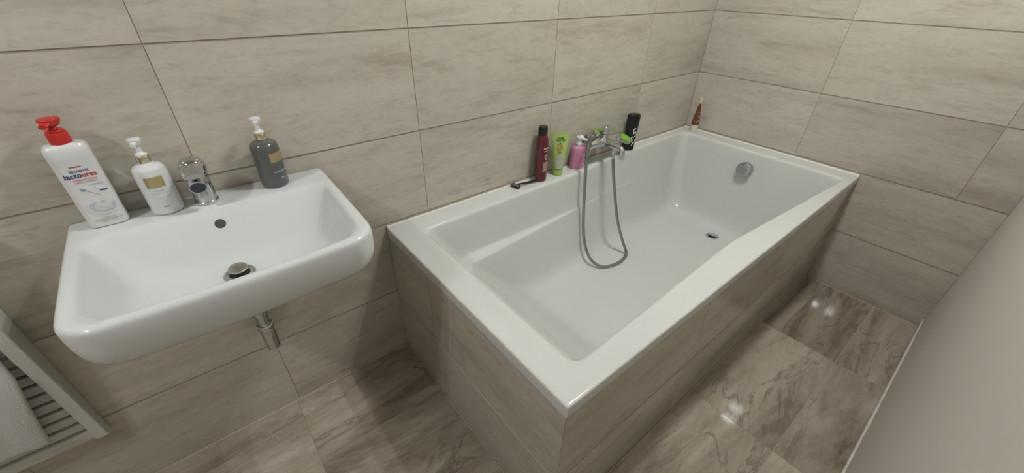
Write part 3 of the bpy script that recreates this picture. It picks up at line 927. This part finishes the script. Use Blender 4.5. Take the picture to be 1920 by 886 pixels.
def tube_half(z):
    t = max(0.0, min(1.0, (z - 0.032) / 0.150))
    return 0.0230 + 0.0165 * t, 0.0200 * (1 - t) ** 0.8 + 0.0010


rg = []
for k in range(15):
    z = 0.0325 + 0.150 * k / 14
    a, b2 = tube_half(z)
    rg.append([(a * math.cos(2 * PI * i / 40), b2 * math.sin(2 * PI * i / 40), z) for i in range(40)])
a, b2 = tube_half(0.1825)
rg.append([(a * math.cos(2 * PI * i / 40), b2 * math.sin(2 * PI * i / 40), 0.193) for i in range(40)])
part('tube', add_loft(new_bm(), rg, True, True), M_LIME, lime)


def lime_surf(u, v, lift):
    a, b2 = tube_half(v)
    q = max(0.0, 1 - (u / a) ** 2)
    return (u, -(b2 * math.sqrt(q) + lift), v)


print_on('lettering', text_bm('GARNIER', 0.0075, 0.00035, 0.030), M_INKGREEN, lime, 0.001, 0.1690, lime_surf, lift=0.0008)
print_on('lettering', text_bm('FRUCTIS', 0.0125, 0.0004, 0.037), M_INKGREEN, lime, 0.001, 0.1585, lime_surf, lift=0.0008)
print_on('picture_frame', oval_bm(0.0225, 0.047, hole=0.86), M_INKGREEN, lime, 0.000, 0.1250, lime_surf, lift=0.0008)
print_on('fruit_picture', oval_bm(0.0145, 0.018), M_ORANGE, lime, 0.0012, 0.1330, lime_surf, lift=0.0009)
print_on('fruit_picture', oval_bm(0.0140, 0.018), M_ORANGE, lime, -0.001, 0.1200, lime_surf, lift=0.0010)
print_on('leaf_picture', oval_bm(0.0150, 0.010), M_BRIGHTGREEN, lime, 0.000, 0.1090, lime_surf, lift=0.0009)
print_on('label_print', quad_bm(0.010, 0.0022), M_INKGREEN, lime, -0.013, 0.0975, lime_surf, lift=0.0008)
print_on('text_panel', quad_bm(0.034, 0.0530, 10, 6), M_LABGREY, lime, 0.001, 0.0640, lime_surf, lift=0.0005)
print_on('label_print', quad_bm(0.029, 0.0032, 8), M_GREYINK, lime, 0.001, 0.0870, lime_surf, lift=0.0009)
print_on('lettering', text_bm('SLEEK', 0.0105, 0.0002, 0.028), M_GREYINK, lime, 0.001, 0.0780, lime_surf, lift=0.0009)
for k, w in enumerate((0.030, 0.026, 0.028)):
    print_on('label_print', quad_bm(w, 0.0012, 8), M_GREYINK, lime, 0.001, 0.0605 - 0.006 * k, lime_surf, lift=0.0009)

# pink pump bottle
pink = empty('pump_bottle', (-0.988, -0.036, RZ), 'pink pump bottle standing behind the shower hose', 'bottle', rz=math.radians(-14))
prof = rounded([(0.0005, 0.0), (0.0350, 0.0), (0.0375, 0.004), (0.0370, 0.040), (0.0355, 0.088), (0.0320, 0.1005), (0.0190, 0.1060), (0.0135, 0.107), (0.0005, 0.108)], 0.006, 4)
part('body', lathe(prof, 44, sy=0.68), M_PINK, pink)
pump(pink, 0.106, (M_PWHITE, M_PWHITE), 0.0150, 0.012, 0.0145, 0.036, stem_h=0.004, aim=math.radians(40))
sf = cyl_surf(0.036, 1.0, 0.70, rfun=lambda v: 0.0375 - 0.0018 * max(0, min(1, (v - 0.02) / 0.065)))
print_on('emblem', oval_bm(0.024, 0.013, hole=0.55), M_PINKL, pink, 0.012, 0.0680, sf, lift=0.0012)
print_on('label_print', quad_bm(0.022, 0.0030, 10), M_PINKL, pink, 0.012, 0.0570, sf, lift=0.0012)
print_on('label_print', quad_bm(0.016, 0.0016, 10), M_PINKL, pink, 0.012, 0.0260, sf, lift=0.0012)

# black bottle leaning back against the wall
blk = empty('shower_gel_bottle', (-0.608, -0.036, RZ), 'black shower gel bottle with white print right of the bath mixer', 'bottle')
blk.rotation_euler = (0.0, math.radians(1.5), math.radians(-28))
prof = rounded([(0.0005, 0.0), (0.0275, 0.0), (0.0300, 0.004), (0.0300, 0.052), (0.0292, 0.0545), (0.0305, 0.057), (0.0315, 0.110), (0.0330, 0.160), (0.0325, 0.176), (0.0280, 0.1845), (0.0005, 0.1860)], 0.005, 3)
part('body', lathe(prof, 44, sy=0.56, power=2.6), M_BLACK, blk)
sf = lambda u, v, lift: (u, -(0.0182 * math.sqrt(max(0.0, 1 - (abs(u) / 0.0335) ** 2.6)) + lift), v)
M_WPRINT = plain('white_print', (0.62, 0.60, 0.54), 0.5, noise=0.2, nscale=90)
random.seed(12)
print_on('emblem', oval_bm(0.020, 0.026, hole=0.55, a0=1.2, a1=6.0), M_WPRINT, blk, 0.010, 0.1050, sf, lift=0.0012)
print_on('emblem', oval_bm(0.020, 0.024, hole=0.6, a0=-1.8, a1=3.0), M_WPRINT, blk, 0.014, 0.0850, sf, lift=0.0012)
print_on('emblem', oval_bm(0.018, 0.020, hole=0.5, a0=0.4, a1=5.2), M_WPRINT, blk, 0.004, 0.0660, sf, lift=0.0014)
print_on('emblem', oval_bm(0.022, 0.022, hole=0.62, a0=2.0, a1=7.2), M_WPRINT, blk, 0.013, 0.0520, sf, lift=0.0016)
print_on('emblem', oval_bm(0.016, 0.018, hole=0.45, a0=0.0, a1=4.4), M_WPRINT, blk, 0.012, 0.0330, sf, lift=0.0014)

# brown cone-shaped applicator in the corner
brn = empty('applicator_bottle', (-0.046, -0.078, RZ), 'small brown cone shaped bottle with a cream cap in the tub corner', 'bottle')
part('cap', lathe(rounded([(0.0005, 0.0), (0.0195, 0.0), (0.0205, 0.002), (0.0210, 0.038), (0.0005, 0.039)], 0.002), 32), M_CREAM, brn)
part('body', lathe(rounded([(0.0005, 0.0385), (0.0205, 0.0385), (0.0212, 0.044), (0.0190, 0.066), (0.0135, 0.105), (0.0085, 0.146), (0.0060, 0.158), (0.0005, 0.159)], 0.004), 32), M_AMBER, brn)
part('tip', lathe(rounded([(0.0005, 0.157), (0.0048, 0.157), (0.0044, 0.176), (0.0025, 0.193), (0.0005, 0.194)], 0.001), 20), M_CREAM, brn)
sf = cyl_surf(0.02, rfun=lambda v: 0.0215 - 0.0130 * max(0, min(1, (v - 0.044) / 0.1)))
print_on('emblem', oval_bm(0.017, 0.016, hole=0.72), M_TANLAB, brn, -0.010, 0.0590, sf, lift=0.0012)
print_on('emblem', oval_bm(0.007, 0.007), M_TANLAB, brn, -0.008, 0.0880, sf, lift=0.0014)
print_on('emblem', oval_bm(0.005, 0.006), M_TANLAB, brn, -0.006, 0.1120, sf, lift=0.0014)

# razor lying on the rim
rzr = empty('razor', (-1.30, -0.040, RZ), 'black disposable razor lying on the tub rim by the dark red bottle', 'razor')
hpz = spline([(-1.246, -0.0455, 0.5985), (-1.275, -0.0425, 0.599), (-1.305, -0.0395, 0.600), (-1.328, -0.0365, 0.602), (-1.342, -0.034, 0.603)], 6)
part('handle', tube(hpz, [0.0052 - 0.0016 * (i / (len(hpz) - 1)) for i in range(len(hpz))], 14), M_BLACK, rzr, world_space=True)
bm = box(-0.009, 0.009, -0.021, 0.021, -0.0040, 0.0045, bev=0.0015)
RT = Matrix.Rotation(math.radians(12), 3, 'Z') @ Matrix.Rotation(math.radians(-16), 3, 'Y')
bmesh.ops.rotate(bm, verts=bm.verts, cent=(0, 0, 0), matrix=RT)
bmesh.ops.translate(bm, verts=bm.verts, vec=(-1.352, -0.033, 0.5985))
hd = part('head', bm, M_BLACK, rzr, world_space=True)
for k in range(3):
    bm = box(-0.0010, 0.0010, -0.0185, 0.0185, 0.0040, 0.0050)
    bmesh.ops.translate(bm, verts=bm.verts, vec=(-0.0055 + 0.004 * k, 0, 0))
    bmesh.ops.rotate(bm, verts=bm.verts, cent=(0, 0, 0), matrix=RT)
    bmesh.ops.translate(bm, verts=bm.verts, vec=(-1.352, -0.033, 0.5985))
    part('blade', bm, M_STEEL, hd, world_space=True, smooth=False)

# ================================================================== slatted rack and towel, far left
rack = empty('slatted_rack', (-3.0, 0.0, 0.262), 'white slatted rack on the wall left of the washbasin', 'rack')


def post(x0, x1):
    """upright that is thin at the foot and deeper towards the top"""
    bm = new_bm()
    rg = []
    for z, yf in ((0.262, -0.030), (0.98, -0.078)):
        rg.append([(x0, yf, z), (x1, yf, z), (x1, -0.001, z), (x0, -0.001, z)])
    add_loft(bm, rg, True, True)
    bmesh.ops.bevel(bm, geom=[e_ for e_ in bm.edges], offset=0.0015, segments=2, affect='EDGES')
    return bm


part('post', post(-2.806, -2.780), M_WOOD_WHITE, rack, world_space=True)
part('post', post(-3.246, -3.220), M_WOOD_WHITE, rack, world_space=True)
part('bottom_rail', box(-3.22, -2.806, -0.028, -0.006, 0.268, 0.300, bev=0.0015), M_WOOD_WHITE, rack, world_space=True)
for k in range(11):
    z = 0.3095 + 0.0325 * k
    part('slat', box(-3.22, -2.806, -0.026, -0.012, z, z + 0.0235, bev=0.0012), M_WOOD_WHITE, rack, world_space=True)
part('top_rail', box(-3.22, -2.806, -0.082, -0.050, 0.945, 0.98, bev=0.0015), M_WOOD_WHITE, rack, world_space=True)

# towel folded over the top slat
tw = new_bm()
random.seed(7)
NX, NT = 40, 46
g = []
for i in range(NX + 1):
    u = i / NX
    col_ = []
    for j in range(NT + 1):
        t = j / NT
        # path: behind the slats, over the top, then the long front flap
        wob = 0.006 * math.sin(9 * u + 3 * t) + 0.004 * math.sin(23 * u - 5 * t)
        if t < 0.14:
            s_ = t / 0.14
            y, z = -0.016, 0.560 + 0.080 * s_
        elif t < 0.30:
            s_ = (t - 0.14) / 0.16
            a = PI * s_
            y, z = -0.0305 + 0.0145 * math.cos(a), 0.642 + 0.012 * math.sin(a)
        else:
            s_ = (t - 0.30) / 0.70
            y, z = -0.045 - 0.016 * math.sin(PI * s_ ** 0.8), 0.642 - 0.306 * s_
        xr_ = -2.817 - (0.190 * (0.56 - z) if (t > 0.3 and z < 0.56) else 0.0)
        x = -3.205 + (xr_ + 3.205) * u
        z += 0.030 * (1 - u) * max(0.0, t - 0.6)
        col_.append(tw.verts.new((x, y - abs(wob) * (0.6 if t > 0.35 else 0.0), z)))
    g.append(col_)
for i in range(NX):
    for j in range(NT):
        tw.faces.new((g[i][j], g[i + 1][j], g[i + 1][j + 1], g[i][j + 1]))
towel = tag(part('towel', tw, M_TOWEL, angle=180), 'white terry towel hung over the slatted rack', 'towel')
so = towel.modifiers.new('thickness', 'SOLIDIFY'); so.thickness = 0.010; so.offset = 0
sb = towel.modifiers.new('subdivision', 'SUBSURF'); sb.levels = 1; sb.render_levels = 1


# ================================================================== ceiling lamps
def ceiling_lamp(x, label, mb, rz, skirt):
    t = empty('ceiling_lamp', (x, -0.745, ROOM_H), label, 'lamp', rz=rz, group='twin bulb ceiling lamps')
    bm = new_bm()     # unseen tray open to the floor, shaped to cut off upward light
    add_box(bm, -0.17, 0.17, -0.12, 0.12, -0.022, 0.0, bev=0.003)
    for x0, x1, y0, y1 in ((-0.17, -0.162, -0.12, 0.12), (0.162, 0.17, -0.12, 0.12), (-0.17, 0.17, -0.12, -0.112), (-0.17, 0.17, 0.112, 0.12)):
        add_box(bm, x0, x1, y0, y1, -skirt, -0.010, bev=0.0015)  # added skirt, its depth set to block low-angle light
    part('light_shield', bm, M_STEEL_DARK, t)
    for s in (-1, 1):
        part('bulb_holder', box(s * 0.088 - 0.018, s * 0.088 + 0.018, 0.054, 0.085, -0.092, -0.018, bev=0.004), M_WOOD_WHITE, t)
        prof_ = [(0.0005, -0.062), (0.010, -0.060), (0.016, -0.052), (0.0185, -0.040), (0.0185, 0.040), (0.016, 0.050), (0.0005, 0.054)]
        bm = lathe(prof_, 24)
        bmesh.ops.rotate(bm, verts=bm.verts, cent=(0, 0, 0), matrix=Matrix.Rotation(-PI / 2, 3, 'X'))
        bmesh.ops.translate(bm, verts=bm.verts, vec=(s * 0.088, 0, -0.072))
        part('bulb', bm, mb, t)
    return t


ceiling_lamp(-1.05, 'twin bulb ceiling lamp above the bathtub', M_BULB, 0.0, 0.094)
ceiling_lamp(-3.58, 'twin bulb ceiling lamp beyond the washbasin, skirt deepened to block low light', M_BULB2, PI / 2, 0.141)
